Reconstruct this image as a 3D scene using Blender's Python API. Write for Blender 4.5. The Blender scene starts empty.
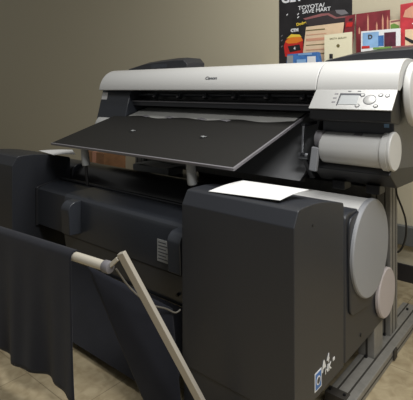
import bpy, bmesh, math, random
from mathutils import Vector, Matrix
R = math.radians
PI = math.pi
random.seed(4)
sc = bpy.context.scene
C = sc.collection

# ------------------------------------------------------------------ camera
cam_d = bpy.data.cameras.new('camera')
cam = bpy.data.objects.new('camera', cam_d)
C.objects.link(cam)
cam.location = (0, 0, 1.05)
cam.rotation_euler = (R(90), 0, R(40))
cam_d.sensor_width = 36
cam_d.lens = 451 / 413 * 36
cam_d.shift_y = -110 / 413
cam_d.clip_start = 0.02
sc.camera = cam
# ------------------------------------------------------------------ world and lights
w = bpy.data.worlds.new('world')
sc.world = w
w.use_nodes = True
bg = w.node_tree.nodes['Background']
bg.inputs[0].default_value = (0.86, 0.86, 0.84, 1)
bg.inputs[1].default_value = 0.20


def area(name, loc, sx, sy, power, col, rot=(0, 0, 0)):
    d = bpy.data.lights.new(name, 'AREA')
    d.shape = 'RECTANGLE'
    d.size = sx
    d.size_y = sy
    d.energy = power
    d.color = col
    o = bpy.data.objects.new(name, d)
    C.objects.link(o)
    o.location = loc
    o.rotation_euler = rot
    return o


area('ceiling_and_fill_light', (-0.55, 1.45, 2.75), 1.2, 0.6, 34, (1, 0.985, 0.95))
area('ceiling_and_fill_light', (0.9, 1.6, 2.75), 1.2, 0.6, 18, (1, 0.985, 0.95))
area('ceiling_and_fill_light', (0.55, 0.25, 2.75), 1.2, 0.6, 52, (1, 0.99, 0.97))  # fill light added near the camera to brighten the forward faces
sc.view_settings.view_transform = 'Standard'
sc.view_settings.look = 'None'
sc.view_settings.gamma = 1
sc.view_settings.use_curve_mapping = False
sc.view_settings.exposure = 0.0


# ------------------------------------------------------------------ materials
def srgb(r, g, b):
    f = lambda c: (c / 255 / 12.92) if c / 255 <= 0.04045 else ((c / 255 + 0.055) / 1.055) ** 2.4
    return (f(r), f(g), f(b), 1)


def mat(name, col, rough=0.5, metal=0.0, noise=0.0, nscale=20.0, bump=0.0, bscale=300.0, coat=0.0, spec=0.5, alpha=1.0):
    m = bpy.data.materials.new(name)
    m.use_nodes = True
    nt = m.node_tree
    b = nt.nodes['Principled BSDF']
    b.inputs['Base Color'].default_value = srgb(*col)
    b.inputs['Roughness'].default_value = rough
    b.inputs['Metallic'].default_value = metal
    b.inputs['Coat Weight'].default_value = coat
    b.inputs['Specular IOR Level'].default_value = spec
    b.inputs['Alpha'].default_value = alpha
    tc = nt.nodes.new('ShaderNodeTexCoord')
    if noise > 0:
        n = nt.nodes.new('ShaderNodeTexNoise')
        n.inputs['Scale'].default_value = nscale
        n.inputs['Detail'].default_value = 5
        nt.links.new(tc.outputs['Object'], n.inputs['Vector'])
        r = nt.nodes.new('ShaderNodeValToRGB')
        c = srgb(*col)
        r.color_ramp.elements[0].position = 0.3
        r.color_ramp.elements[1].position = 0.7
        r.color_ramp.elements[0].color = tuple(x * (1 - noise) for x in c[:3]) + (1,)
        r.color_ramp.elements[1].color = tuple(min(1, x * (1 + noise)) for x in c[:3]) + (1,)
        nt.links.new(n.outputs['Fac'], r.inputs['Fac'])
        nt.links.new(r.outputs['Color'], b.inputs['Base Color'])
    if bump > 0:
        n2 = nt.nodes.new('ShaderNodeTexNoise')
        n2.inputs['Scale'].default_value = bscale
        nt.links.new(tc.outputs['Object'], n2.inputs['Vector'])
        bp = nt.nodes.new('ShaderNodeBump')
        bp.inputs['Strength'].default_value = bump
        bp.inputs['Distance'].default_value = 0.002
        nt.links.new(n2.outputs['Fac'], bp.inputs['Height'])
        nt.links.new(bp.outputs['Normal'], b.inputs['Normal'])
    return m


M = {}
M['light'] = mat('light_grey_plastic', (202, 202, 200), 0.38, bump=0.05)
M['silver'] = mat('silver_plastic', (176, 176, 174), 0.35, metal=0.25)
M['dark'] = mat('charcoal_plastic', (44, 45, 49), 0.42, bump=0.12, bscale=500)
M['dark2'] = mat('blue_charcoal_plastic', (54, 57, 63), 0.28, bump=0.1, bscale=500)
M['housing'] = mat('housing_charcoal_plastic', (44, 46, 51), 0.38, bump=0.15, bscale=500)
M['black'] = mat('black_plastic', (20, 20, 22), 0.4)
M['gloss'] = mat('glossy_black_plastic', (38, 38, 40), 0.28)
M['guide'] = mat('satin_dark_guide', (128, 129, 131), 0.33, bump=0.03)
M['board'] = mat('board_black', (34, 33, 31), 0.6, bump=0.1, bscale=400, spec=0.3)
M['back_strip'] = mat('glossy_grey_strip', (168, 168, 164), 0.3, noise=0.15, nscale=6)
M['disc'] = mat('grey_disc_plastic', (152, 154, 158), 0.45)
M['disc2'] = mat('pale_disc_plastic', (188, 180, 180), 0.45)
M['alu'] = mat('brushed_aluminium', (138, 136, 131), 0.45, metal=0.25, noise=0.1, nscale=40)
M['aludark'] = mat('slot_dark', (50, 47, 43), 0.6)
M['ivory'] = mat('ivory_painted_metal', (196, 190, 176), 0.35)
M['legs'] = mat('grey_support_plastic', (158, 160, 160), 0.5)
M['armpaint'] = mat('grey_ivory_metal', (172, 166, 154), 0.4)
M['paper'] = mat('white_paper', (222, 222, 221), 0.8)
M['label'] = mat('label_paper', (150, 152, 152), 0.6)
M['ink'] = mat('label_ink', (70, 72, 78), 0.6)
M['cable'] = mat('grey_cable', (112, 108, 100), 0.5)
M['blackcable'] = mat('black_cable', (18, 18, 18), 0.5)
M['card'] = mat('brown_cardboard', (150, 110, 78), 0.8, noise=0.15)
M['lcd'] = mat('lcd_screen', (168, 171, 172), 0.25)
M['blue'] = mat('label_blue', (70, 120, 190), 0.5)
M['white'] = mat('print_white', (228, 230, 232), 0.6)
M['pdark'] = mat('poster_dark_print', (34, 32, 34), 0.5, noise=0.4, nscale=9)
M['pgrey'] = mat('print_grey', (120, 118, 122), 0.5)
M['pink'] = mat('print_dusky_pink', (150, 96, 96), 0.5)
M['beige'] = mat('card_beige', (222, 196, 164), 0.7, noise=0.06)
M['salmon'] = mat('print_salmon', (206, 150, 124), 0.7)
M['cream'] = mat('card_cream', (232, 226, 196), 0.7)
M['olive'] = mat('print_olive', (110, 100, 60), 0.7)
M['wine'] = mat('print_wine_red', (128, 44, 52), 0.5, noise=0.3, nscale=14)
M['crimson'] = mat('print_crimson', (186, 52, 62), 0.5, noise=0.25, nscale=16)
M['winedark'] = mat('print_dark_wine', (84, 32, 50), 0.5, noise=0.4, nscale=30)
M['pshade'] = mat('print_dark_grey', (58, 50, 52), 0.5)
M['red'] = mat('print_red', (200, 40, 36), 0.5)
M['orange'] = mat('print_orange', (232, 130, 40), 0.5)
M['yellow'] = mat('print_yellow', (236, 204, 70), 0.5)
M['sky'] = mat('print_sky_blue', (140, 180, 222), 0.5, noise=0.2, nscale=12)
M['pblue'] = mat('print_mid_blue', (62, 112, 176), 0.5, noise=0.35, nscale=30)
M['green'] = mat('print_green', (110, 150, 70), 0.5)
M['steel'] = mat('steel', (140, 142, 146), 0.3, metal=0.8)


def cloth_mat():
    m = mat('navy_black_cloth', (29, 31, 39), 0.9, noise=0.12, nscale=14)
    nt = m.node_tree
    b = nt.nodes['Principled BSDF']
    b.inputs['Specular IOR Level'].default_value = 0.2
    b.inputs['Sheen Weight'].default_value = 0.15
    tc = nt.nodes.new('ShaderNodeTexCoord')
    wv = nt.nodes.new('ShaderNodeTexWave')
    wv.inputs['Scale'].default_value = 260
    nt.links.new(tc.outputs['Object'], wv.inputs['Vector'])
    bp = nt.nodes.new('ShaderNodeBump')
    bp.inputs['Strength'].default_value = 0.15
    bp.inputs['Distance'].default_value = 0.001
    nt.links.new(wv.outputs['Fac'], bp.inputs['Height'])
    nt.links.new(bp.outputs['Normal'], b.inputs['Normal'])
    return m


M['cloth'] = cloth_mat()


def floor_mat():
    m = bpy.data.materials.new('mottled_tile_floor')
    m.use_nodes = True
    nt = m.node_tree
    b = nt.nodes['Principled BSDF']
    b.inputs['Roughness'].default_value = 0.5
    tc = nt.nodes.new('ShaderNodeTexCoord')
    n = nt.nodes.new('ShaderNodeTexNoise')
    n.inputs['Scale'].default_value = 22
    n.inputs['Detail'].default_value = 8
    n.inputs['Distortion'].default_value = 0.8
    r = nt.nodes.new('ShaderNodeValToRGB')
    r.color_ramp.elements[0].position = 0.32
    r.color_ramp.elements[0].color = srgb(150, 135, 106)
    r.color_ramp.elements[1].position = 0.68
    r.color_ramp.elements[1].color = srgb(180, 166, 136)
    br = nt.nodes.new('ShaderNodeTexBrick')
    br.offset = 0
    br.inputs['Scale'].default_value = 1
    br.inputs['Brick Width'].default_value = 0.305
    br.inputs['Row Height'].default_value = 0.305
    br.inputs['Mortar Size'].default_value = 0.0015
    br.inputs['Color1'].default_value = (1, 1, 1, 1)
    br.inputs['Color2'].default_value = (0.92, 0.92, 0.92, 1)
    br.inputs['Mortar'].default_value = (0.5, 0.48, 0.44, 1)
    mx = nt.nodes.new('ShaderNodeMix')
    mx.data_type = 'RGBA'
    mx.blend_type = 'MULTIPLY'
    mx.inputs[0].default_value = 1
    L = nt.links.new
    L(tc.outputs['Object'], n.inputs['Vector'])
    L(tc.outputs['Object'], br.inputs['Vector'])
    L(n.outputs['Fac'], r.inputs['Fac'])
    L(r.outputs['Color'], mx.inputs[6])
    L(br.outputs['Color'], mx.inputs[7])
    L(mx.outputs[2], b.inputs['Base Color'])
    return m


M['floor'] = floor_mat()
M['wall'] = mat('wall_paint', (192, 184, 160), 0.85, bump=0.15, bscale=180)
M['base'] = mat('vinyl_baseboard', (36, 34, 36), 0.5)
M['wall_band'] = mat('grey_wall_band', (96, 98, 96), 0.6)

# ------------------------------------------------------------------ mesh helpers (all in world coordinates)
ORG = {}


def thing(name, label, cat, loc, group=None):
    o = bpy.data.objects.new(name, None)
    C.objects.link(o)
    o.location = loc
    o.empty_display_size = 0.1
    o['label'] = label
    o['category'] = cat
    if group:
        o['group'] = group
    ORG[o.name] = Vector(loc)
    return o


def tag(o, label, cat, group=None):
    o['label'] = label
    o['category'] = cat
    if group:
        o['group'] = group
    return o


def obj(name, bm, m, parent=None, bevel=0.0, angle=35, label=None, segs=2, recalc=True):
    if recalc:
        bmesh.ops.recalc_face_normals(bm, faces=bm.faces)
    for f in bm.faces:
        f.smooth = True
    for e in bm.edges:
        if len(e.link_faces) == 2 and e.calc_face_angle(0) > R(angle):
            e.smooth = False
    if parent is not None:
        org = ORG[parent.name]
    else:
        xs = [v.co for v in bm.verts]
        org = Vector(((min(v.x for v in xs) + max(v.x for v in xs)) / 2, (min(v.y for v in xs) + max(v.y for v in xs)) / 2, min(v.z for v in xs)))
    bmesh.ops.translate(bm, verts=bm.verts, vec=-org)
    me = bpy.data.meshes.new(name)
    bm.to_mesh(me)
    bm.free()
    me.materials.append(m)
    o = bpy.data.objects.new(name, me)
    C.objects.link(o)
    if parent is not None:
        o.parent = parent
        ORG[o.name] = org
    else:
        o.location = org
        ORG[o.name] = org
    if bevel > 0:
        md = o.modifiers.new('bevel', 'BEVEL')
        md.width = bevel
        md.segments = segs
        md.limit_method = 'ANGLE'
        md.angle_limit = R(30)
        md.harden_normals = True
    if label:
        o['label'] = label
    return o


def box(x0, x1, y0, y1, z0, z1, bm=None):
    bm = bm or bmesh.new()
    v = [bm.verts.new((x, y, z)) for x in (x0, x1) for y in (y0, y1) for z in (z0, z1)]
    for f in ((0, 1, 3, 2), (4, 6, 7, 5), (0, 4, 5, 1), (2, 3, 7, 6), (0, 2, 6, 4), (1, 5, 7, 3)):
        bm.faces.new([v[i] for i in f])
    return bm


def prism(prof, x0, x1, bm=None):
    """profile in (Y, Z) extruded along X"""
    bm = bm or bmesh.new()
    a = [bm.verts.new((x0, y, z)) for y, z in prof]
    b = [bm.verts.new((x1, y, z)) for y, z in prof]
    n = len(prof)
    bm.faces.new(a)
    bm.faces.new(b[::-1])
    for i in range(n):
        bm.faces.new((a[i], b[i], b[(i + 1) % n], a[(i + 1) % n]))
    return bm


def poly(pts, off, bm=None):
    """planar 3D polygon given thickness by offset vector"""
    bm = bm or bmesh.new()
    off = Vector(off)
    a = [bm.verts.new(p) for p in pts]
    b = [bm.verts.new(Vector(p) + off) for p in pts]
    n = len(pts)
    bm.faces.new(a)
    bm.faces.new(b[::-1])
    for i in range(n):
        bm.faces.new((a[i], b[i], b[(i + 1) % n], a[(i + 1) % n]))
    return bm


def lathe(prof, p, axis, n=48, bm=None):
    """prof: (distance along axis, radius); p start; axis direction"""
    bm = bm or bmesh.new()
    ax = Vector(axis).normalized()
    u = ax.orthogonal().normalized()
    v = ax.cross(u)
    rings = []
    for t, r in prof:
        c = Vector(p) + ax * t
        if r < 1e-5:
            rings.append([bm.verts.new(c)])
        else:
            rings.append([bm.verts.new(c + (u * math.cos(2 * PI * i / n) + v * math.sin(2 * PI * i / n)) * r) for i in range(n)])
    for A, B in zip(rings, rings[1:]):
        for i in range(n):
            j = (i + 1) % n
            if len(A) == 1 and len(B) == 1:
                continue
            if len(A) == 1:
                bm.faces.new((A[0], B[i], B[j]))
            elif len(B) == 1:
                bm.faces.new((A[i], B[0], A[j]))
            else:
                bm.faces.new((A[i], B[i], B[j], A[j]))
    if len(rings[0]) > 1:
        bm.faces.new(rings[0][::-1])
    if len(rings[-1]) > 1:
        bm.faces.new(rings[-1])
    return bm


def cyl(p0, p1, r, n=32, b=0.0, bm=None):
    L = (Vector(p1) - Vector(p0)).length
    d = Vector(p1) - Vector(p0)
    if b > 0:
        pr = [(0, r - b), (b * .3, r - b * .3), (b, r), (L - b, r), (L - b * .3, r - b * .3), (L, r - b)]
    else:
        pr = [(0, r), (L, r)]
    return lathe(pr, p0, d, n, bm)


def tube(pts, r, n=10, bm=None):
    bm = bm or bmesh.new()
    pts = [Vector(p) for p in pts]
    # catmull-rom smoothing
    sm = []
    P = [pts[0]] + pts + [pts[-1]]
    for i in range(1, len(P) - 2):
        for k in range(6):
            t = k / 6
            a, b_, c, d = P[i - 1], P[i], P[i + 1], P[i + 2]
            sm.append(0.5 * ((2 * b_) + (c - a) * t + (2 * a - 5 * b_ + 4 * c - d) * t * t + (3 * b_ - a - 3 * c + d) * t ** 3))
    sm.append(pts[-1])
    rings = []
    for i, p in enumerate(sm):
        d = (sm[min(i + 1, len(sm) - 1)] - sm[max(i - 1, 0)]).normalized()
        u = d.cross(Vector((0.3, 0.2, 1))).normalized()
        v = d.cross(u)
        rings.append([bm.verts.new(p + (u * math.cos(2 * PI * k / n) + v * math.sin(2 * PI * k / n)) * r) for k in range(n)])
    for A, B in zip(rings, rings[1:]):
        for k in range(n):
            bm.faces.new((A[k], B[k], B[(k + 1) % n], A[(k + 1) % n]))
    bm.faces.new(rings[0][::-1])
    bm.faces.new(rings[-1])
    return bm


def bar(p0, p1, w_, t_, up=(0, 0, 1)):
    """rectangular bar from p0 to p1"""
    p0, p1 = Vector(p0), Vector(p1)
    d = (p1 - p0).normalized()
    s = d.cross(Vector(up)).normalized() * w_ / 2
    n = s.cross(d).normalized() * t_ / 2
    bm = bmesh.new()
    a = [bm.verts.new(p0 + s * i + n * j) for i, j in ((-1, -1), (1, -1), (1, 1), (-1, 1))]
    b = [bm.verts.new(p1 + s * i + n * j) for i, j in ((-1, -1), (1, -1), (1, 1), (-1, 1))]
    bm.faces.new(a)
    bm.faces.new(b[::-1])
    for i in range(4):
        bm.faces.new((a[i], b[i], b[(i + 1) % 4], a[(i + 1) % 4]))
    return bm


def text(name, s, size, loc, rot, m, parent, bold=0.0, xscale=1.0):
    cu = bpy.data.curves.new(name, 'FONT')
    cu.body = s
    cu.size = size
    cu.extrude = 0.0004
    cu.offset = bold
    cu.align_x = 'CENTER'
    cu.align_y = 'CENTER'
    tmp = bpy.data.objects.new(name + '_tmp', cu)
    C.objects.link(tmp)
    bpy.context.view_layer.update()
    me = bpy.data.meshes.new_from_object(tmp)
    bpy.data.objects.remove(tmp)
    bpy.data.curves.remove(cu)
    me.materials.clear()
    me.materials.append(m)
    mt = Matrix.Translation(Vector(loc) - ORG[parent.name]) @ Matrix.Rotation(rot[2], 4, 'Z') @ Matrix.Rotation(rot[1], 4, 'Y') @ Matrix.Rotation(rot[0], 4, 'X') @ Matrix.Diagonal((xscale, 1, 1, 1))
    me.transform(mt)
    me.name = name
    o = bpy.data.objects.new(name, me)
    C.objects.link(o)
    o.parent = parent
    ORG[o.name] = ORG[parent.name]
    return o


def arc(cy, cz, r, a0, a1, n=14):
    return [(cy + r * math.cos(R(a0 + (a1 - a0) * i / n)), cz + r * math.sin(R(a0 + (a1 - a0) * i / n))) for i in range(n + 1)]


# ------------------------------------------------------------------ setting
def struct(name, bm, m, **k):
    o = obj(name, bm, m, **k)
    o['kind'] = 'structure'
    return o


struct('floor', box(-7.5, 2.5, -1.5, 2.6, -0.05, 0), M['floor'])
struct('wall_back', box(-7.5, 2.5, 2.6, 2.7, -0.05, 2.9), M['wall'])
struct('baseboard_back', box(-7.5, 2.5, 2.588, 2.6, 0, 0.095), M['base'], bevel=0.003)
struct('trim_1', box(-7.5, 2.5, 2.565, 2.6, 0.205, 0.31), M['wall_band'], bevel=0.004)  # plain grey band along the wall above the baseboard

# ------------------------------------------------------------------ stand
st = thing('printer_stand', 'grey slotted metal stand with floor rails and posts under the printer', 'stand', (-1.35, 1.85, 0))
for x0 in (-0.665, -2.16):
    x1 = x0 + 0.095
    rl = obj('floor_rail', box(x0, x1, 1.42, 2.25, 0.0, 0.040), M['alu'], st, bevel=0.003)
    bm = box(x0 + 0.022, x0 + 0.028, 1.422, 2.248, 0.039, 0.0408)
    box(x0 + 0.060, x0 + 0.066, 1.422, 2.248, 0.039, 0.0408, bm)
    box(x1 - 0.0015, x1 + 0.0006, 1.422, 2.248, 0.016, 0.022, bm)
    obj('rail_slot', bm, M['aludark'], rl, label='dark grooves along the rail')
    obj('end_plate', box(x0 - 0.003, x0 + 0.07, 1.41, 1.45, 0.0, 0.044), M['aludark'], st, bevel=0.002)
    for bx_, by_ in ((x0 + 0.008, 1.43), (x0 + 0.058, 1.43), (x0 + 0.04, 2.18), (x0 + 0.085, 2.18)):
        obj('bolt', cyl((bx_, by_, 0.040), (bx_, by_, 0.048), 0.005, 12), M['black'], st)
    py, p0, p1 = 1.90, x0 - 0.025, x0 + 0.055
    p = obj('post', box(p0, p1, py, py + 0.09, 0.040, 0.72), M['alu'], st, bevel=0.003)
    bm = bmesh.new()
    for gy in (0.022, 0.062):
        box(p1 - 0.001, p1 + 0.0006, py + gy, py + gy + 0.006, 0.045, 0.715, bm)
    for gx in (0.02, 0.054):
        box(p0 + gx, p0 + gx + 0.006, py - 0.0006, py + 0.001, 0.045, 0.715, bm)
    obj('post_slot', bm, M['aludark'], p, label='dark grooves up the post')
    for gx in (0.023, 0.057):
        obj('bolt', cyl((p0 + gx, py - 0.006, 0.040), (p0 + gx, py - 0.006, 0.047), 0.006, 12), M['black'], st)
obj('clamp_plate', box(-0.5695, -0.563, 1.80, 1.835, 0.004, 0.042), M['aludark'], st, bevel=0.001)
obj('cross_beam', box(-2.105, -0.69, 1.93, 1.97, 0.585, 0.635), M['alu'], st, bevel=0.003)
obj('shelf_panel', box(-2.10, -0.70, 1.78, 2.05, 0.555, 0.565), M['black'], st, bevel=0.002)

obj('dark_backing', box(-1.72, -0.70, 1.975, 1.985, 0.565, 0.715), M['black'], st, bevel=0.002)  # black sheet added to keep the gap under the printer dark

# ------------------------------------------------------------------ printer
pr = thing('large_format_printer', 'wide grey and charcoal large format printer on the metal stand', 'printer', (-1.34, 1.85, 0.72))
XL, XM0, XM1, XR = -2.150, -1.92, -0.79, -0.488
low = [(1.63, 0.935), (1.63, 0.80), (1.655, 0.76), (1.72, 0.72), (2.12, 0.72), (2.15, 0.76), (2.15, 1.08), (1.66, 1.08), (1.63, 1.04)]
obj('right_body', prism(low, XM1 + 0.01, -0.512), M['dark2'], pr, bevel=0.006)
obj('left_body', prism([(1.635, 1.047), (1.592, 0.885), (1.60, 0.82), (1.66, 0.74), (1.72, 0.72), (2.12, 0.72), (2.15, 0.76), (2.15, 1.08), (1.66, 1.08)], XL - 0.018, XM0), M['dark2'], pr, bevel=0.006)
obj('chassis', prism([(1.80, 0.72), (1.80, 0.955), (1.72, 0.965), (1.72, 1.08), (2.15, 1.08), (2.15, 0.72)], XM0, XM1 + 0.01), M['black'], pr, bevel=0.003)
obj('platen', prism([(1.655, 0.965), (1.655, 0.99), (1.665, 0.998), (1.72, 0.998), (1.72, 0.965)], XM0, XM1 + 0.01), M['dark'], pr, bevel=0.002)
obj('carriage_rail', cyl((XM0, 1.70, 1.025), (XM1, 1.70, 1.025), 0.009, 16), M['dark2'], pr)
obj('guide_bar', box(XM0, XM1, 1.650, 1.655, 0.987, 0.992), M['pgrey'], pr)
for k in range(6):
    x = -0.891 - 0.1755 * k
    lv = obj('pinch_roller_lever', prism([(1.675, 1.035), (1.668, 1.012), (1.69, 1.003), (1.70, 1.03)], x - 0.012, x + 0.012), M['dark2'], pr, bevel=0.002)
    obj('roller', cyl((x - 0.005, 1.670, 1.016), (x + 0.005, 1.670, 1.016), 0.006, 12), M['pgrey'], lv)
# top covers
cov = arc(1.72, 1.04, 0.125, 176, 90, 16) + [(1.95, 1.162), (2.13, 1.14), (2.17, 1.10), (2.17, 1.07), (1.66, 1.07), (1.62, 1.047)]
tc = obj('top_cover', prism(cov, XL, -0.791), M['light'], pr, bevel=0.004, angle=25)
obj('right_cover', prism(cov, -0.788, XR), M['light'], pr, bevel=0.002, angle=25)
obj('end_cap', lathe([(0, 0.116), (0.004, 0.119), (0.016, 0.119), (0.022, 0.116), (0.026, 0.108), (0.027, 0.0)], (XR + 0.003, 1.755, 1.035), (1, 0, 0), 64), M['light'], pr)
text('brand_text', 'Canon', 0.021, (-1.325, 1.6125, 1.105), (R(59), 0, 0), M['ink'], pr, bold=0.0006, xscale=1.25)
text('model_text', 'iPF8300S', 0.0165, (-0.555, 1.6015, 1.076), (R(72), 0, 0), M['pgrey'], pr, xscale=1.15)
text('size_text', '44', 0.024, (-2.02, 1.6035, 1.075), (R(72), 0, 0), M['paper'], pr, bold=0.001)
# sticker on the left body, following its sloped front
sl = lambda z: 1.592 + (z - 0.885) * (0.043 / 0.162)
obj('sticker', poly([(-2.160, sl(1.035), 1.035), (-2.110, sl(1.035), 1.035), (-2.110, sl(0.995), 0.995), (-2.160, sl(0.995), 0.995)], (0, -0.0015, 0.0005)), M['paper'], pr, label='small white sticker on the dark left end')
lc = obj('left_ink_tank_cover', cyl((XL - 0.005, 1.64, 0.838), (-1.93, 1.64, 0.838), 0.0725, 48, 0.006), M['light'], pr)
# control panel
obj('front_bezel', prism([(1.60, 1.046), (1.537, 0.978), (1.535, 0.944), (1.545, 0.938), (1.63, 0.93), (1.64, 1.046)], XM1 + 0.004, XR - 0.004), M['black'], pr, bevel=0.003)
nY, nZ = -0.733, 0.680
dY, dZ = -0.680, -0.733


def pp(s, h=0.0):
    """point on the sloped panel: s metres down from its top edge, h above it"""
    return (1.60 + dY * s + nY * h, 1.049 + dZ * s + nZ * h)


cp = obj('control_panel', prism([pp(0), pp(0.096), pp(0.096, 0.005), pp(0, 0.005)], XM1, XR), M['silver'], pr, bevel=0.002)
scn = obj('screen', prism([pp(0.024, 0.0045), pp(0.074, 0.0045), pp(0.074, 0.0065), pp(0.024, 0.0065)], -0.680, -0.612), M['lcd'], cp, bevel=0.001)
bm = prism([pp(0.021, 0.0045), pp(0.030, 0.0045), pp(0.030, 0.007), pp(0.021, 0.007)], -0.685, -0.608)
prism([pp(0.021, 0.0045), pp(0.078, 0.0045), pp(0.078, 0.007), pp(0.021, 0.007)], -0.686, -0.682, bm)
obj('screen_frame', bm, M['ink'], cp)


def pbtn(name, x, s, r, m, h=0.003, ring=True):
    y0, z0 = pp(s, 0.004)
    o = obj(name, lathe([(0, r), (h * .7, r), (h, r * .85), (h, 0)], (x, y0, z0), (0, nY, nZ), 24), m, cp)
    if ring:
        obj('ring', lathe([(0, r + 0.0024), (0.0018, r + 0.0024), (0.0018, r * .5), (0, r * .5)], (x, y0, z0), (0, nY, nZ), 24), M['ink'], o)
    return o


pbtn('dial', -0.572, 0.050, 0.020, M['silver'])
for x, s in ((-0.602, 0.028), (-0.539, 0.028), (-0.516, 0.030), (-0.609, 0.078), (-0.545, 0.078)):
    pbtn('button', x, s, 0.006, M['silver'])
for s in (0.02, 0.04, 0.06):
    obj('printed_mark', prism([pp(s, 0.0045), pp(s + 0.006, 0.0045), pp(s + 0.006, 0.0055), pp(s, 0.0055)], -0.708, -0.694), M['pgrey'], cp)
for x in (-0.66, -0.625):
    obj('printed_mark', prism([pp(0.008, 0.0045), pp(0.012, 0.0045), pp(0.012, 0.0055), pp(0.008, 0.0055)], x, x + 0.012), M['ink'], cp)
# right ink tank cover
ax = (1, 0, 0)
obj('ink_tank_cover', lathe([(0, 0.053), (0.006, 0.059), (0.222, 0.0605), (0.224, 0.058), (0.228, 0.058), (0.23, 0.067), (0.25, 0.068)], (-0.765, 1.615, 0.833), ax, 64), M['light'], pr)
obj('tank_end_cap', lathe([(0, 0.067), (0.003, 0.0685), (0.010, 0.0685), (0.014, 0.065), (0.0145, 0)], (-0.516, 1.618, 0.836), ax, 64), M['light'], pr)
obj('catch', prism([(1.585, 0.882), (1.585, 0.888), (1.605, 0.895), (1.605, 0.882)], -0.64, -0.61), M['pgrey'], pr, bevel=0.001)
obj('release_wheel', cyl((-0.785, 1.60, 0.862), (-0.757, 1.60, 0.862), 0.035, 28, 0.003), M['pgrey'], pr)
obj('release_lever', bar((-0.775, 1.565, 0.835), (-0.785, 1.56, 0.745), 0.018, 0.03, (1, 0, 0)), M['disc'], pr, bevel=0.004)
obj('badge', box(-0.545, -0.528, 1.6275, 1.6305, 0.917, 0.934), M['sky'], pr, label='tiny pale blue badge under the control panel')
# base under tank
obj('lower_skirt', prism([(1.60, 0.78), (1.585, 0.755), (1.66, 0.70), (1.98, 0.69), (1.98, 0.74), (1.63, 0.775)], -0.80, -0.51), M['black'], pr, bevel=0.004)
for x in (-0.745, -0.615):
    obj('mount_foot', box(x, x + 0.05, 1.64, 1.70, 0.672, 0.705), M['black'], pr, bevel=0.003)
# curved front sheet beneath the board
P0 = [(1.79, 0.94), (1.765, 0.885), (1.74, 0.835), (1.71, 0.785), (1.675, 0.74), (1.64, 0.71), (1.605, 0.690)]
obj('front_guide', prism(P0 + [(y + 0.012, z - 0.002) for y, z in P0[::-1]], -2.02, -0.865), M['guide'], pr)
obj('guide_edge', prism(P0 + [(y + 0.018, z - 0.002) for y, z in P0[::-1]], -0.865, -0.855), M['black'], pr)
# hinge bracket
obj('hinge_bracket', bar((-0.885, 1.66, 0.905), (-0.865, 1.74, 0.915), 0.02, 0.012), M['dark'], pr, bevel=0.002)
obj('hinge_arm', bar((-0.865, 1.64, 0.905), (-0.85, 1.60, 0.80), 0.014, 0.01, (1, 0, 0)), M['steel'], pr, bevel=0.002)
obj('hinge_arm', bar((-0.85, 1.60, 0.80), (-0.835, 1.66, 0.70), 0.016, 0.02, (1, 0, 0)), M['dark'], pr, bevel=0.002)
obj('hinge_pin', cyl((-0.872, 1.61, 0.79), (-0.83, 1.61, 0.79), 0.013, 16, 0.002), M['steel'], pr)
# black cable from the printer behind the stand post
tag(obj('power_cable', tube([(-0.60, 1.93, 0.688), (-0.598, 1.94, 0.62), (-0.585, 1.965, 0.56), (-0.577, 1.99, 0.50), (-0.580, 2.0, 0.43), (-0.60, 2.0, 0.37), (-0.63, 2.0, 0.34), (-0.65, 2.0, 0.25), (-0.65, 2.01, 0.043)], 0.004), M['blackcable']), 'thin black cable hanging down beside the right stand post', 'cable')

# ------------------------------------------------------------------ media board
bd = thing('media_board', 'large sloping black board sticking out from the printer mouth', 'board', (-1.46, 1.48, 0.79))
by = lambda Y: 0.952 - (1.75 - Y) * 0.3028


def onb(x, Y, h=0.0):
    return (x, Y - 0.29 * h, by(Y) + 0.957 * h)


BX0, BX1 = -2.016, -0.904
obj('board_panel', poly([onb(BX0, 1.215), onb(BX1, 1.215), onb(BX1, 1.75), onb(BX0, 1.75)], (0, 0.002, -0.007)), M['board'], bd, bevel=0.001)
obj('edge_trim', poly([onb(BX1, 1.212, .001), onb(BX1 + 0.008, 1.212, .001), onb(BX1 + 0.008, 1.75, .001), onb(BX1, 1.75, .001)], (0, 0.003, -0.010)), M['pgrey'], bd, bevel=0.001)
obj('edge_trim', poly([onb(BX0, 1.208, .001), onb(BX1 + 0.008, 1.208, .001), onb(BX1 + 0.008, 1.215, .001), onb(BX0, 1.215, .001)], (0, 0.003, -0.010)), M['pgrey'], bd, bevel=0.001)
# grey film with tabs at the back of the board
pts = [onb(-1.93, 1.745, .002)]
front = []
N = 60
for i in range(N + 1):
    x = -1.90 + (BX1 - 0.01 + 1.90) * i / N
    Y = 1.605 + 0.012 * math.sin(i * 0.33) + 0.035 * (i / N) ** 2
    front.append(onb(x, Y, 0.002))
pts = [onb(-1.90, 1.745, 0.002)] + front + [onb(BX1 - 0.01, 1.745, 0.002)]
obj('board_strip', poly(pts, (0, 0.0003, -0.0012)), M['back_strip'], bd, label='glossy mid grey strip at the back of the board')  # wavy-edged grey strip laid over the back of the board
for x in (-1.77, -1.60, -1.385, -1.245):
    obj('strip_tab', poly([onb(x - 0.03, 1.612, .004), onb(x + 0.02, 1.598, .004), onb(x + 0.035, 1.612, .004), onb(x - 0.01, 1.628, .004)], (0, 0.0004, -0.0014)), M['pgrey'], bd)
for x, Y in ((-1.656, 1.426), (-1.215, 1.428)):
    h_ = obj('clip_hole', lathe([(0, 0.018), (0.001, 0.018), (0.001, 0)], onb(x, Y, -0.0003), (0, -.29, .957), 20), M['black'], bd)
    obj('clip', poly([onb(x - 0.014, Y - 0.002, .002), onb(x + 0.004, Y - 0.008, .002), onb(x + 0.016, Y + 0.004, .002), onb(x + 0.002, Y + 0.001, .002), onb(x - 0.004, Y + 0.008, .002)], (0, 0, 0.0015)), M['label'], h_)
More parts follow.
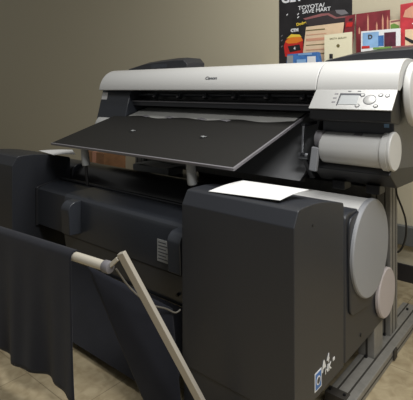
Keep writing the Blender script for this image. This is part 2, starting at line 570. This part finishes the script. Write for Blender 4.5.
for x, Y in ((-1.125, 1.245), (-1.79, 1.245)):
    l = obj('support_leg', lathe([(0, 0.0165), (0.085, 0.019), (0.092, 0.017), (0.094, 0)], (x, Y + 0.0, by(Y) - 0.009), (0.10, 0.05, -1), 24), M['legs'], bd)
    obj('leg_rod', cyl((x + 0.008, Y + 0.004, 0.70), (x + 0.016, Y + 0.008, 0.606), 0.007, 12), M['black'], bd)

# ------------------------------------------------------------------ winding unit
wu = thing('roll_winding_unit', 'bulky charcoal roll unit with two tall end housings in front of the printer', 'printer unit', (-1.58, 1.4, 0.147))
HP = [(1.084, 0.150), (1.082, 0.676), (1.106, 0.717), (1.115, 0.7205), (1.15, 0.722), (1.20, 0.721), (1.25, 0.716), (1.30, 0.708), (1.36, 0.695), (1.405, 0.684), (1.41, 0.676), (1.41, 0.150)]
for nm, x0, x1 in (('right_housing', -1.014, -0.600), ('left_housing', -2.50, -2.154)):
    obj(nm, prism(HP, x0, x1), M['housing'], wu, bevel=0.003, angle=25)
RP = [(1.425, 0.147), (1.425, 0.60), (1.435, 0.628), (1.46, 0.640), (1.52, 0.640), (1.60, 0.625), (1.70, 0.58), (1.80, 0.48), (1.85, 0.36), (1.86, 0.26), (1.86, 0.165), (1.85, 0.15)]
ro = obj('rear_housing', prism(RP, -1.014, -0.603), M['housing'], wu, bevel=0.008)
obj('rear_housing', prism(RP, -2.50, -2.16), M['housing'], wu, bevel=0.008)
obj('joint_strip', box(-1.0, -0.615, 1.405, 1.43, 0.16, 0.62), M['black'], wu)
obj('joint_strip', box(-2.48, -2.165, 1.405, 1.43, 0.16, 0.62), M['black'], wu)
# raised side cover around the disc
SP = arc(1.60, 0.470, 0.17, 100, 0, 14) + arc(1.59, 0.45, 0.18, 0, -80, 10) + arc(1.49, 0.33, 0.04, 260, 190, 6) + [(1.442, 0.56)] + arc(1.48, 0.59, 0.035, 175, 100, 6)
obj('side_cover', prism(SP, -0.604, -0.595), M['housing'], wu, bevel=0.004)
obj('roll_cover', lathe([(0, 0.165), (0.004, 0.170), (0.515, 0.170)], (-1.118, 1.62, 0.485), ax, 72), M['light'], wu)
obj('large_end_cap', lathe([(0, 0.170), (0.004, 0.173), (0.016, 0.173), (0.020, 0.169), (0.0205, 0)], (-0.603, 1.62, 0.485), ax, 72), M['disc'], wu, label='large grey round cap')
obj('small_end_cap', lathe([(0, 0.090), (0.004, 0.0945), (0.014, 0.0945), (0.018, 0.090), (0.0185, 0)], (-0.603, 1.788, 0.265), ax, 64), M['disc2'], wu, label='smaller pale pinkish round cap')
obj('small_cap_hub', cyl((-0.75, 1.788, 0.265), (-0.603, 1.788, 0.265), 0.06, 32), M['housing'], wu)
# black media roll between the housings
obj('media_roll', cyl((-2.155, 1.54, 0.50), (-1.12, 1.54, 0.50), 0.135, 64), M['gloss'], wu, label='wide glossy black roll')
# body between the housings
obj('crossbody', prism([(1.34, 0.578), (1.20, 0.574), (1.182, 0.570), (1.172, 0.560), (1.168, 0.545), (1.168, 0.39), (1.185, 0.27), (1.34, 0.26)], -1.835, -1.014), M['dark2'], wu, bevel=0.002, angle=38)
obj('crossbody_end', prism([(1.34, 0.574), (1.222, 0.552), (1.213, 0.545), (1.213, 0.366), (1.34, 0.33)], -2.154, -1.835), M['dark2'], wu, bevel=0.003)
obj('end_flange', prism([(1.34, 0.580), (1.212, 0.558), (1.204, 0.55), (1.204, 0.36), (1.34, 0.32)], -2.154, -2.140), M['dark'], wu, bevel=0.002)
obj('rear_rail', cyl((-2.154, 1.345, 0.581), (-1.014, 1.345, 0.581), 0.007, 14), M['dark'], wu)
obj('panel_seam', box(-1.83, -1.016, 1.1672, 1.1685, 0.386, 0.390), M['black'], wu)
obj('rear_mass', prism([(1.345, 0.56), (1.40, 0.52), (1.40, 0.30), (1.345, 0.30)], -2.154, -1.014), M['black'], wu)
LP_ = [(1.17, 0.415), (1.112, 0.42), (1.108, 0.50)] + arc(1.145, 0.522, 0.040, 175, 80, 10) + [(1.17, 0.563)]
for x in (-1.765, -1.108):
    lo = obj('guide_bracket', prism(LP_, x, x + 0.062), M['dark2'], wu, bevel=0.004)
# label
lb = obj('spec_label', box(-1.217, -1.155, 1.1655, 1.1685, 0.417, 0.498), M['label'], wu, label='grey printed label on the front')
bm = bmesh.new()
for i in range(6):
    box(-1.211, -1.211 + (0.050 if i % 2 else 0.040), 1.1649, 1.1656, 0.486 - i * 0.012, 0.4895 - i * 0.012, bm)
obj('print', bm, M['ink'], lb)
for x in (-1.12, -1.05):
    yz = (1.176, 0.315)
    obj('screw', cyl((x, yz[0], yz[1]), (x, yz[0] - 0.008, yz[1] - 0.002), 0.006, 12), M['black'], wu)
# brackets holding the unit to the rail, and feet
for x0 in (-0.665, -2.16):
    mb = obj('mount_bracket', box(x0 - 0.003, x0 + 0.061, 1.70, 1.79, 0.040, 0.16), M['alu'], wu, bevel=0.003)
    obj('bracket_slot', box(x0 + 0.027, x0 + 0.035, 1.6992, 1.701, 0.042, 0.148), M['aludark'], mb)
    obj('bolt', cyl((x0 + 0.031, 1.693, 0.040), (x0 + 0.031, 1.693, 0.047), 0.006, 12), M['black'], wu)
for xa, xb in ((-1.012, -0.63), (-2.50, -2.156)):
    obj('plinth', box(xa, xb, 1.088, 1.21, 0.0, 0.155), M['housing'], wu, bevel=0.004)
obj('screw', cyl((-0.604, 1.56, 0.19), (-0.6, 1.56, 0.19), 0.006, 12), M['black'], wu)
obj('screw', cyl((-0.60, 1.19, 0.66), (-0.5985, 1.19, 0.66), 0.004, 12), M['black'], wu)
# logo sticker on the side
X_ = -0.5995
lg = obj('logo_sticker', box(X_ - 0.001, X_ + 0.0006, 1.202, 1.246, 0.172, 0.226), M['white'], wu, bevel=0, label='blue and white square logo sticker')
obj('logo_field', box(X_, X_ + 0.0011, 1.206, 1.242, 0.176, 0.222), M['blue'], lg)
obj('logo_ring', lathe([(0, 0.013), (0.0016, 0.013), (0.0016, 0.008), (0, 0.008)], (X_, 1.224, 0.199), ax, 24), M['white'], lg)
obj('logo_dot', lathe([(0, 0.009), (0.0019, 0.009), (0.0019, 0)], (X_, 1.224, 0.199), ax, 24), M['ink'], lg)
text('sticker_text', 'A', 0.042, (X_ + 0.0006, 1.262, 0.222), (R(90), 0, R(90)), M['white'], wu, bold=0.002)
text('sticker_text', 'NK', 0.030, (X_ + 0.0006, 1.290, 0.203), (R(90), 0, R(90)), M['white'], wu, bold=0.001)
text('sticker_text', '4', 0.036, (X_ + 0.0006, 1.290, 0.232), (R(90), 0, R(90)), M['white'], wu, bold=0.001)
obj('sticker_scrap', box(X_ - 0.001, X_ + 0.0006, 1.325, 1.338, 0.208, 0.217), M['white'], wu)

# paper on the right housing
def sheet(name, P, m, n=10, parent=None, droop=None):
    """bilinear sheet with 4 corners, droop(u,v) offset in z, thin solid"""
    bm = bmesh.new()
    P = [Vector(p) for p in P]
    top, bot = [], []
    for off, L in ((0, top), (-0.0012, bot)):
        for i in range(n + 1):
            row = []
            for j in range(n + 1):
                u, v = i / n, j / n
                p = (P[0] * (1 - u) + P[1] * u) * (1 - v) + (P[3] * (1 - u) + P[2] * u) * v
                dz = droop(u, v) if droop else 0
                row.append(bm.verts.new(p + Vector((0, 0, dz + off))))
            L.append(row)
    for i in range(n):
        for j in range(n):
            bm.faces.new((top[i][j], top[i + 1][j], top[i + 1][j + 1], top[i][j + 1]))
            bm.faces.new((bot[i][j], bot[i][j + 1], bot[i + 1][j + 1], bot[i + 1][j]))
    for i in range(n):
        for a, b in (((i, 0), (i + 1, 0)), ((i + 1, n), (i, n)), ((0, i + 1), (0, i)), ((n, i), (n, i + 1))):
            bm.faces.new((top[a[0]][a[1]], bot[a[0]][a[1]], bot[b[0]][b[1]], top[b[0]][b[1]]))
    return obj(name, bm, m, parent)


tag(sheet('paper_sheet', [(-0.93, 1.118, 0.7225), (-0.675, 1.135, 0.730), (-0.655, 1.275, 0.7395), (-0.895, 1.262, 0.7395)], M['paper'], droop=lambda u, v: 0.004 * math.sin(PI * v) + 0.0015), 'white paper sheet lying on top of the nearer right housing', 'paper')
tag(sheet('paper_sheet', [(-2.29, 1.30, 0.7185), (-2.08, 1.265, 0.7185), (-2.01, 1.345, 0.7185), (-2.18, 1.44, 0.7185)], M['paper'], droop=lambda u, v: 0.003 * math.sin(PI * v)), 'white paper sheet on top of the far left housing', 'paper')

# things beneath and behind the printer
cb = thing('cardboard_box', 'brown cardboard carton on the floor against the wall behind the printer', 'box', (-3.03, 2.3, 0))
obj('carton', box(-3.15, -2.90, 2.2, 2.42, 0, 0.552), M['card'], cb, bevel=0.003)
obj('tape', box(-3.05, -3.0, 2.1985, 2.4215, 0.40, 0.5535), M['salmon'], cb)
tag(sheet('paper_sheet', [(-2.08, 1.80, 0.610), (-1.80, 1.80, 0.610), (-1.80, 1.92, 0.610), (-2.08, 1.92, 0.610)], M['paper'], droop=lambda u, v: 0.004 * math.sin(PI * 2 * u)), 'flat white paper sheet on the shelf under the printer', 'paper')
tag(obj('paper_stack', box(-2.09, -1.79, 1.80, 1.92, 0.566, 0.604), M['label'], bevel=0.001), 'low grey stack of paper on the shelf under the printer', 'paper')
# ------------------------------------------------------------------ catch basket
bk = thing('media_basket', 'navy black cloth catch basket on ivory rods before the roll unit', 'basket', (-1.45, 0.85, 0))
rodp = lambda x: (x, 0.828 + (x + 1.086) * 0.088, 0.530)
obj('front_rod', cyl(rodp(-1.95), rodp(-1.088), 0.0145, 24), M['ivory'], bk)
obj('rod_joint', cyl(rodp(-1.090), rodp(-1.062), 0.018, 24, 0.004), M['pgrey'], bk)
obj('rod_tip', bar((-1.066, 0.832, 0.535), (-1.037, 0.838, 0.562), 0.012, 0.012), M['ivory'], bk, bevel=0.002)
for xa, xb in ((-1.027, -0.81), (-1.98, -2.14)):
    a = obj('arm', bar((xa, 0.840, 0.580), (xb, 1.045, 0.012), 0.025, 0.016, (0.3, -1, -0.3)), M['armpaint'], bk, bevel=0.002)
    obj('arm_pivot', cyl((xb, 1.02, 0.010), (xb, 1.064, 0.010), 0.010, 16), M['legs'], bk)
obj('rod_joint', cyl((-1.992, 0.745, 0.53), (-1.945, 0.752, 0.53), 0.018, 24, 0.004), M['pgrey'], bk)
bm = bmesh.new()
CX0, CX1 = -1.93, -1.216
nx, nz = 70, 30
rows = []
for i in range(nx + 1):
    u = i / nx
    x = CX0 + (CX1 - CX0) * u
    _, yr, zr = rodp(x)
    col = []
    # around the rod from the back to the front, then down
    for k in range(9):
        a = R(-10 + 190 * k / 8)
        col.append((x, yr + 0.018 * math.cos(a), zr + 0.018 * math.sin(a)))
    zb = 0.085 + 0.020 * math.sin(u * 9.0) * (1 - u) + (0.02 * (1 - u))
    for k in range(1, nz + 1):
        t = k / nz
        wv = 0.013 * t * math.sin(u * 17 + 1.0) + 0.006 * t * math.sin(u * 41 + t * 2) + 0.02 * t
        col.append((x + 0.012 * t * t * u, yr - 0.018 + wv, zr - (zr - zb) * t))
    rows.append([bm.verts.new(p) for p in col])
for A, B in zip(rows, rows[1:]):
    for k in range(len(A) - 1):
        bm.faces.new((A[k], B[k], B[k + 1], A[k + 1]))
fc = obj('front_cloth', bm, M['cloth'], bk, angle=80, recalc=False)
sd = fc.modifiers.new('solid', 'SOLIDIFY')
sd.thickness = 0.0015
# rear sling of the basket
bm = bmesh.new()
A_, B_, C_, D_ = Vector((-1.203, 0.845, 0.500)), Vector((-1.035, 1.060, 0.335)), Vector((-0.985, 1.055, 0.005)), Vector((-1.085, 1.0, 0.006))
n = 20
rows = []
for i in range(n + 1):
    row = []
    for j in range(n + 1):
        u, v = i / n, j / n
        p = (A_ * (1 - u) + B_ * u) * (1 - v) + (D_ * (1 - u) + C_ * u) * v
        p = p + Vector((0, 1, 0)) * (-0.012 * math.sin(PI * u) * math.sin(PI * v))
        row.append(bm.verts.new(p))
    rows.append(row)
for i in range(n):
    for j in range(n):
        bm.faces.new((rows[i][j], rows[i + 1][j], rows[i + 1][j + 1], rows[i][j + 1]))
rc = obj('rear_cloth', bm, M['cloth'], bk, angle=80, recalc=False)
sd = rc.modifiers.new('solid', 'SOLIDIFY')
sd.thickness = 0.0015
obj('shade_skirt', prism([(1.172, 0.275), (1.176, 0.275), (1.054, 0.03), (1.050, 0.03)], -2.10, -1.03), M['cloth'], bk, label='black inner sheet carried forward as shade under the unit')  # inner cloth, carried forward to stand in for shade under the unit
tag(obj('signal_cable', tube([(-1.075, 0.86, 0.515), (-1.06, 0.90, 0.45), (-1.04, 0.96, 0.385), (-1.035, 1.03, 0.345), (-1.022, 1.06, 0.325), (-1.016, 1.078, 0.33)], 0.0028, 8), M['cable']), 'thin pale cable running from the basket rod to the unit', 'cable')

# ------------------------------------------------------------------ trays on top of the printer
def tray(name, x0, x1, y0, y1, z0, h, label):
    t = thing(name, label, 'tray', ((x0 + x1) / 2, (y0 + y1) / 2, z0))
    bm = bmesh.new()
    # outline along X: low at the left, rising, then a short drop at the right
    xs = [(x0, 0.25), (x0 + 0.14, 0.75), (x0 + 0.25, 0.9), (x1 - 0.10, 1.0), (x1 - 0.03, 1.0), (x1, 0.55)]
    va = []
    for x, k in xs:
        va.append([bm.verts.new(p) for p in ((x, y0, z0), (x, y0, z0 + h * k * 0.75), (x, y0 + 0.04, z0 + h * k), (x, y1, z0 + h * k), (x, y1, z0))])
    for A, B in zip(va, va[1:]):
        for k in range(5):
            bm.faces.new((A[k], B[k], B[(k + 1) % 5], A[(k + 1) % 5]))
    bm.faces.new(va[0][::-1])
    bm.faces.new(va[-1])
    obj('shell', bm, M['dark'], t, bevel=0.004)
    return t


tl = tray('accessory_tray', -2.13, -1.65, 1.80, 1.95, 1.1645, 0.065, 'low black tray on the left of the printer top')
obj('inset', prism([(1.80, 1.176), (1.797, 1.176), (1.799, 1.198), (1.802, 1.198)], -1.93, -1.80), M['dark2'], tl)
for k in range(5):
    obj('mark', box(-1.985 + k * 0.035, -1.965 + k * 0.035, 1.845, 1.85, 1.164 + 0.058 * 0.80, 1.164 + 0.058 * 0.90), M['steel'], tl)
tr = tray('accessory_tray', -0.85, -0.28, 1.80, 1.95, 1.1645, 0.058, 'low black tray with coloured stripe on the right of the printer top')
obj('stripe', prism([(1.8385, 1.2145), (1.8395, 1.2225), (1.850, 1.2235), (1.850, 1.2145)], -0.66, -0.59), M['green'], tr, label='lime green stripe')
obj('stripe', prism([(1.8385, 1.2150), (1.8395, 1.2230), (1.850, 1.2240), (1.850, 1.2150)], -0.585, -0.50), M['pink'], tr, label='pinkish stripe')

# ------------------------------------------------------------------ wall shelf with prints and cards
sh = thing('wall_shelf', 'narrow pale shelf on the wall behind the printer', 'shelf', (-1.0, 2.52, 1.11))
obj('board', box(-1.62, -0.30, 2.43, 2.60, 1.12, 1.14), M['cream'], sh, bevel=0.002)
for x in (-1.5, -0.45):
    obj('bracket', prism([(2.60, 1.12), (2.45, 1.12), (2.45, 1.112), (2.585, 1.02), (2.60, 1.02)], x, x + 0.02), M['steel'], sh)


def card(name, label, cat, x0, x1, Y, z1, m, t=0.002, skew=0.0, z0=1.14, xoff=0.0):
    """upright card standing on the shelf; skew = left/right top height difference"""
    o = thing(name, label, cat, ((x0 + x1) / 2, Y, z0))
    obj('front', poly([(x0, Y, z0), (x1, Y, z0), (x1 + xoff, Y, z1 + skew), (x0 + xoff, Y, z1)], (0, t, 0)), m, o)
    return o


def rect(name, par, x0, x1, Y, z0, z1, m, sh_=0.0):
    return obj(name, poly([(x0, Y, z0), (x1, Y, z0), (x1 + sh_, Y, z1), (x0 + sh_, Y, z1)], (0, 0.0012, 0)), m, par)


po = thing('racing_poster', 'dark racing poster with a car and white lettering on the wall', 'poster', (-1.30, 2.598, 1.18))
obj('sheet', box(-1.551, -1.055, 2.596, 2.5995, 1.18, 1.88), M['pdark'], po)
F = (R(90), 0, 0)
text('headline', 'GET', 0.085, (-1.455, 2.5955, 1.648), F, M['white'], po, bold=0.003)
text('headline', 'SE', 0.060, (-1.225, 2.5955, 1.635), F, M['white'], po, bold=0.003)
text('lettering', 'TOYOTA/', 0.036, (-1.320, 2.5955, 1.574), F, M['white'], po, bold=0.0004, xscale=1.15)
text('lettering', 'SAVE MART', 0.034, (-1.285, 2.5955, 1.546), F, M['white'], po, bold=0.0004, xscale=1.1)


def ppoly(name, pts, m, par=po, Y=2.5950):
    return obj(name, poly([(x, Y, z) for x, z in pts], (0, 0.0008, 0)), m, par)


ppoly('printed_car', [(-1.375, 1.475), (-1.33, 1.515), (-1.25, 1.525), (-1.17, 1.535), (-1.11, 1.52), (-1.065, 1.49), (-1.065, 1.455), (-1.2, 1.445), (-1.33, 1.455)], M['pshade'])
ppoly('printed_car_stripe', [(-1.375, 1.505), (-1.25, 1.523), (-1.20, 1.52), (-1.15, 1.49), (-1.068, 1.492), (-1.068, 1.484), (-1.16, 1.482), (-1.21, 1.510), (-1.36, 1.495)], M['pink'], Y=2.5944)
ppoly('printed_glow', [(-1.16, 1.535), (-1.10, 1.53), (-1.075, 1.505), (-1.12, 1.50), (-1.15, 1.515)], M['pgrey'], Y=2.5946)
ppoly('printed_race_car', [(-1.505, 1.27), (-1.515, 1.34), (-1.50, 1.375), (-1.46, 1.405), (-1.40, 1.40), (-1.375, 1.37), (-1.372, 1.28), (-1.42, 1.25)], M['red'])
ppoly('printed_hood', [(-1.505, 1.365), (-1.455, 1.405), (-1.395, 1.40), (-1.376, 1.365), (-1.42, 1.352), (-1.48, 1.352)], M['orange'], Y=2.5946)
ppoly('printed_band', [(-1.495, 1.385), (-1.46, 1.412), (-1.40, 1.405), (-1.385, 1.39), (-1.46, 1.392)], M['yellow'], Y=2.5942)
ppoly('printed_roof', [(-1.495, 1.425), (-1.47, 1.45), (-1.40, 1.445), (-1.39, 1.415), (-1.46, 1.412)], M['pdark'], Y=2.5944)
ppoly('printed_windscreen', [(-1.485, 1.335), (-1.40, 1.342), (-1.39, 1.305), (-1.47, 1.295)], M['pdark'], Y=2.5942)
text('car_lettering', 'CTM', 0.026, (-1.435, 2.594, 1.435), F, M['white'], po, bold=0.002)
text('car_lettering', 'Dodge', 0.026, (-1.387, 2.594, 1.474), (R(90), R(-8), 0), M['yellow'], po, bold=0.0008)
text('car_lettering', '4', 0.025, (-1.435, 2.5938, 1.318), F, M['white'], po, bold=0.001)
for x, z in ((-1.495, 1.535), (-1.415, 1.53), (-1.415, 1.51), (-1.535, 1.40), (-1.535, 1.37), (-1.535, 1.33)):
    ppoly('printed_light', [(x, z), (x + 0.012, z + 0.008), (x + 0.010, z + 0.014), (x - 0.002, z + 0.006)], M['pgrey'] if x < -1.52 else M['white'])

c = card('brochure', 'tall beige and salmon printed sheet leaning behind the cream card', 'sheet', -1.365, -1.12, 2.54, 1.441, M['beige'], skew=0.006, xoff=0.04)
for i, (a, b, m) in enumerate(((1.415, 1.421, 'olive'), (1.388, 1.392, 'salmon'), (1.352, 1.368, 'salmon'), (1.325, 1.329, 'olive'), (1.295, 1.300, 'salmon'), (1.27, 1.274, 'olive'))):
    rect('printed_line', c, -1.325, -1.20 + 0.01 * (i % 2), 2.5386, a, b, M[m])
c = card('greeting_card', 'square cream card with dark seal standing before the beige sheet', 'card', -1.175, -1.008, 2.48, 1.373, M['cream'], t=0.006, skew=0.006)
text('card_text', 'EARTH  BEAUTY', 0.014, (-1.09, 2.479, 1.348), F, M['olive'], c)
obj('seal', lathe([(0, 0.010), (0.001, 0.010), (0.001, 0)], (-1.09, 2.480, 1.305), (0, -1, 0), 20), M['olive'], c)
c = thing('small_bottle', 'tiny dark capped bottle with white body below the cream card', 'bottle', (-1.122, 2.455, 1.14))
obj('glass', lathe([(0, 0.010), (0.004, 0.012), (0.07, 0.012), (0.085, 0.007), (0.095, 0.007)], (-1.122, 2.455, 1.14), (0, 0, 1), 20), M['paper'], c)
obj('cap', cyl((-1.122, 2.455, 1.230), (-1.122, 2.455, 1.258), 0.010, 16, 0.001), M['black'], c)
c = card('photo_print', 'narrow dark red print tilted between cream card and wine red sheet', 'card', -1.110, -1.050, 2.56, 1.482, M['wine'], xoff=0.03, skew=0.010)
rect('printed_figure', c, -1.078, -1.040, 2.5586, 1.42, 1.445, M['red'], 0.006)
rect('printed_figure', c, -1.06, -1.04, 2.5586, 1.455, 1.468, M['pdark'], 0.006)
c = card('art_print', 'wine red sheet printed with pale candle shapes behind the blue card', 'sheet', -1.02, -0.828, 2.57, 1.492, M['wine'], skew=0.004)
for x, h in ((-1.005, 0.04), (-0.955, 0.11), (-0.905, 0.06), (-0.872, 0.10), (-0.845, 0.09)):
    ppoly('printed_candle', [(x, 1.375), (x + 0.010, 1.375), (x + 0.009, 1.375 + h * .7), (x + 0.004, 1.375 + h), (x, 1.375 + h * .7)], M['salmon'], par=c, Y=2.5688)
c = card('painted_print', 'low print with green foliage and pink sky between wine sheet and red book', 'card', -0.825, -0.765, 2.555, 1.435, M['beige'])
ppoly('printed_foliage', [(-0.82, 1.375), (-0.775, 1.375), (-0.775, 1.40), (-0.80, 1.415), (-0.82, 1.41)], M['green'], par=c, Y=2.5538)
ppoly('printed_cloud', [(-0.82, 1.42), (-0.77, 1.425), (-0.77, 1.433), (-0.82, 1.430)], M['pink'], par=c, Y=2.5538)
c = card('blue_card', 'pale blue and white card with dark picture in front of wine red sheet', 'card', -0.964, -0.752, 2.50, 1.379, M['white'], t=0.008, skew=0.0)
rect('printed_panel', c, -0.955, -0.865, 2.4988, 1.285, 1.370, M['sky'])
rect('printed_picture', c, -0.868, -0.838, 2.4985, 1.29, 1.348, M['pblue'])
rect('printed_picture', c, -0.836, -0.775, 2.4988, 1.285, 1.362, M['winedark'])
rect('printed_label', c, -0.960, -0.915, 2.4982, 1.282, 1.296, M['red'])
text('printed_emblem', 'D', 0.032, (-0.912, 2.498, 1.343), F, M['ink'], c, bold=0.002)
c = thing('red_book', 'upright crimson book at the right end of the shelf', 'book', (-0.65, 2.53, 1.14))
obj('cover', poly([(-0.764, 2.525, 1.14), (-0.545, 2.525, 1.14), (-0.54, 2.525, 1.520), (-0.760, 2.525, 1.510)], (0, 0.03, 0)), M['crimson'], c, bevel=0.002)
rect('printed_panel', c, -0.735, -0.56, 2.5238, 1.15, 1.372, M['beige'])
ppoly('printed_glow', [(-0.745, 1.44), (-0.70, 1.43), (-0.56, 1.43), (-0.56, 1.50), (-0.70, 1.495), (-0.735, 1.475)], M['salmon'], par=c, Y=2.5236)
rect('printed_line', c, -0.70, -0.56, 2.5234, 1.398, 1.404, M['white'])
ppoly('printed_swirl', [(-0.735, 1.335), (-0.69, 1.31), (-0.66, 1.308), (-0.70, 1.295), (-0.735, 1.32)], M['pdark'], par=c, Y=2.5225)
c = thing('blue_carton', 'small blue and white printed carton below the racing poster', 'box', (-1.30, 2.46, 1.14))
obj('carton', poly([(-1.42, 2.45, 1.14), (-1.18, 2.45, 1.14), (-1.205, 2.45, 1.274), (-1.405, 2.45, 1.270)], (0, 0.04, 0)), M['pblue'], c, bevel=0.001)
rect('printed_photo', c, -1.407, -1.365, 2.4486, 1.20, 1.262, M['label'])
rect('printed_photo', c, -1.27, -1.215, 2.4486, 1.20, 1.250, M['white'])
rect('printed_photo', c, -1.34, -1.28, 2.4486, 1.19, 1.235, M['sky'])
rect('printed_edge', c, -1.33, -1.24, 2.4486, 1.260, 1.270, M['sky'])
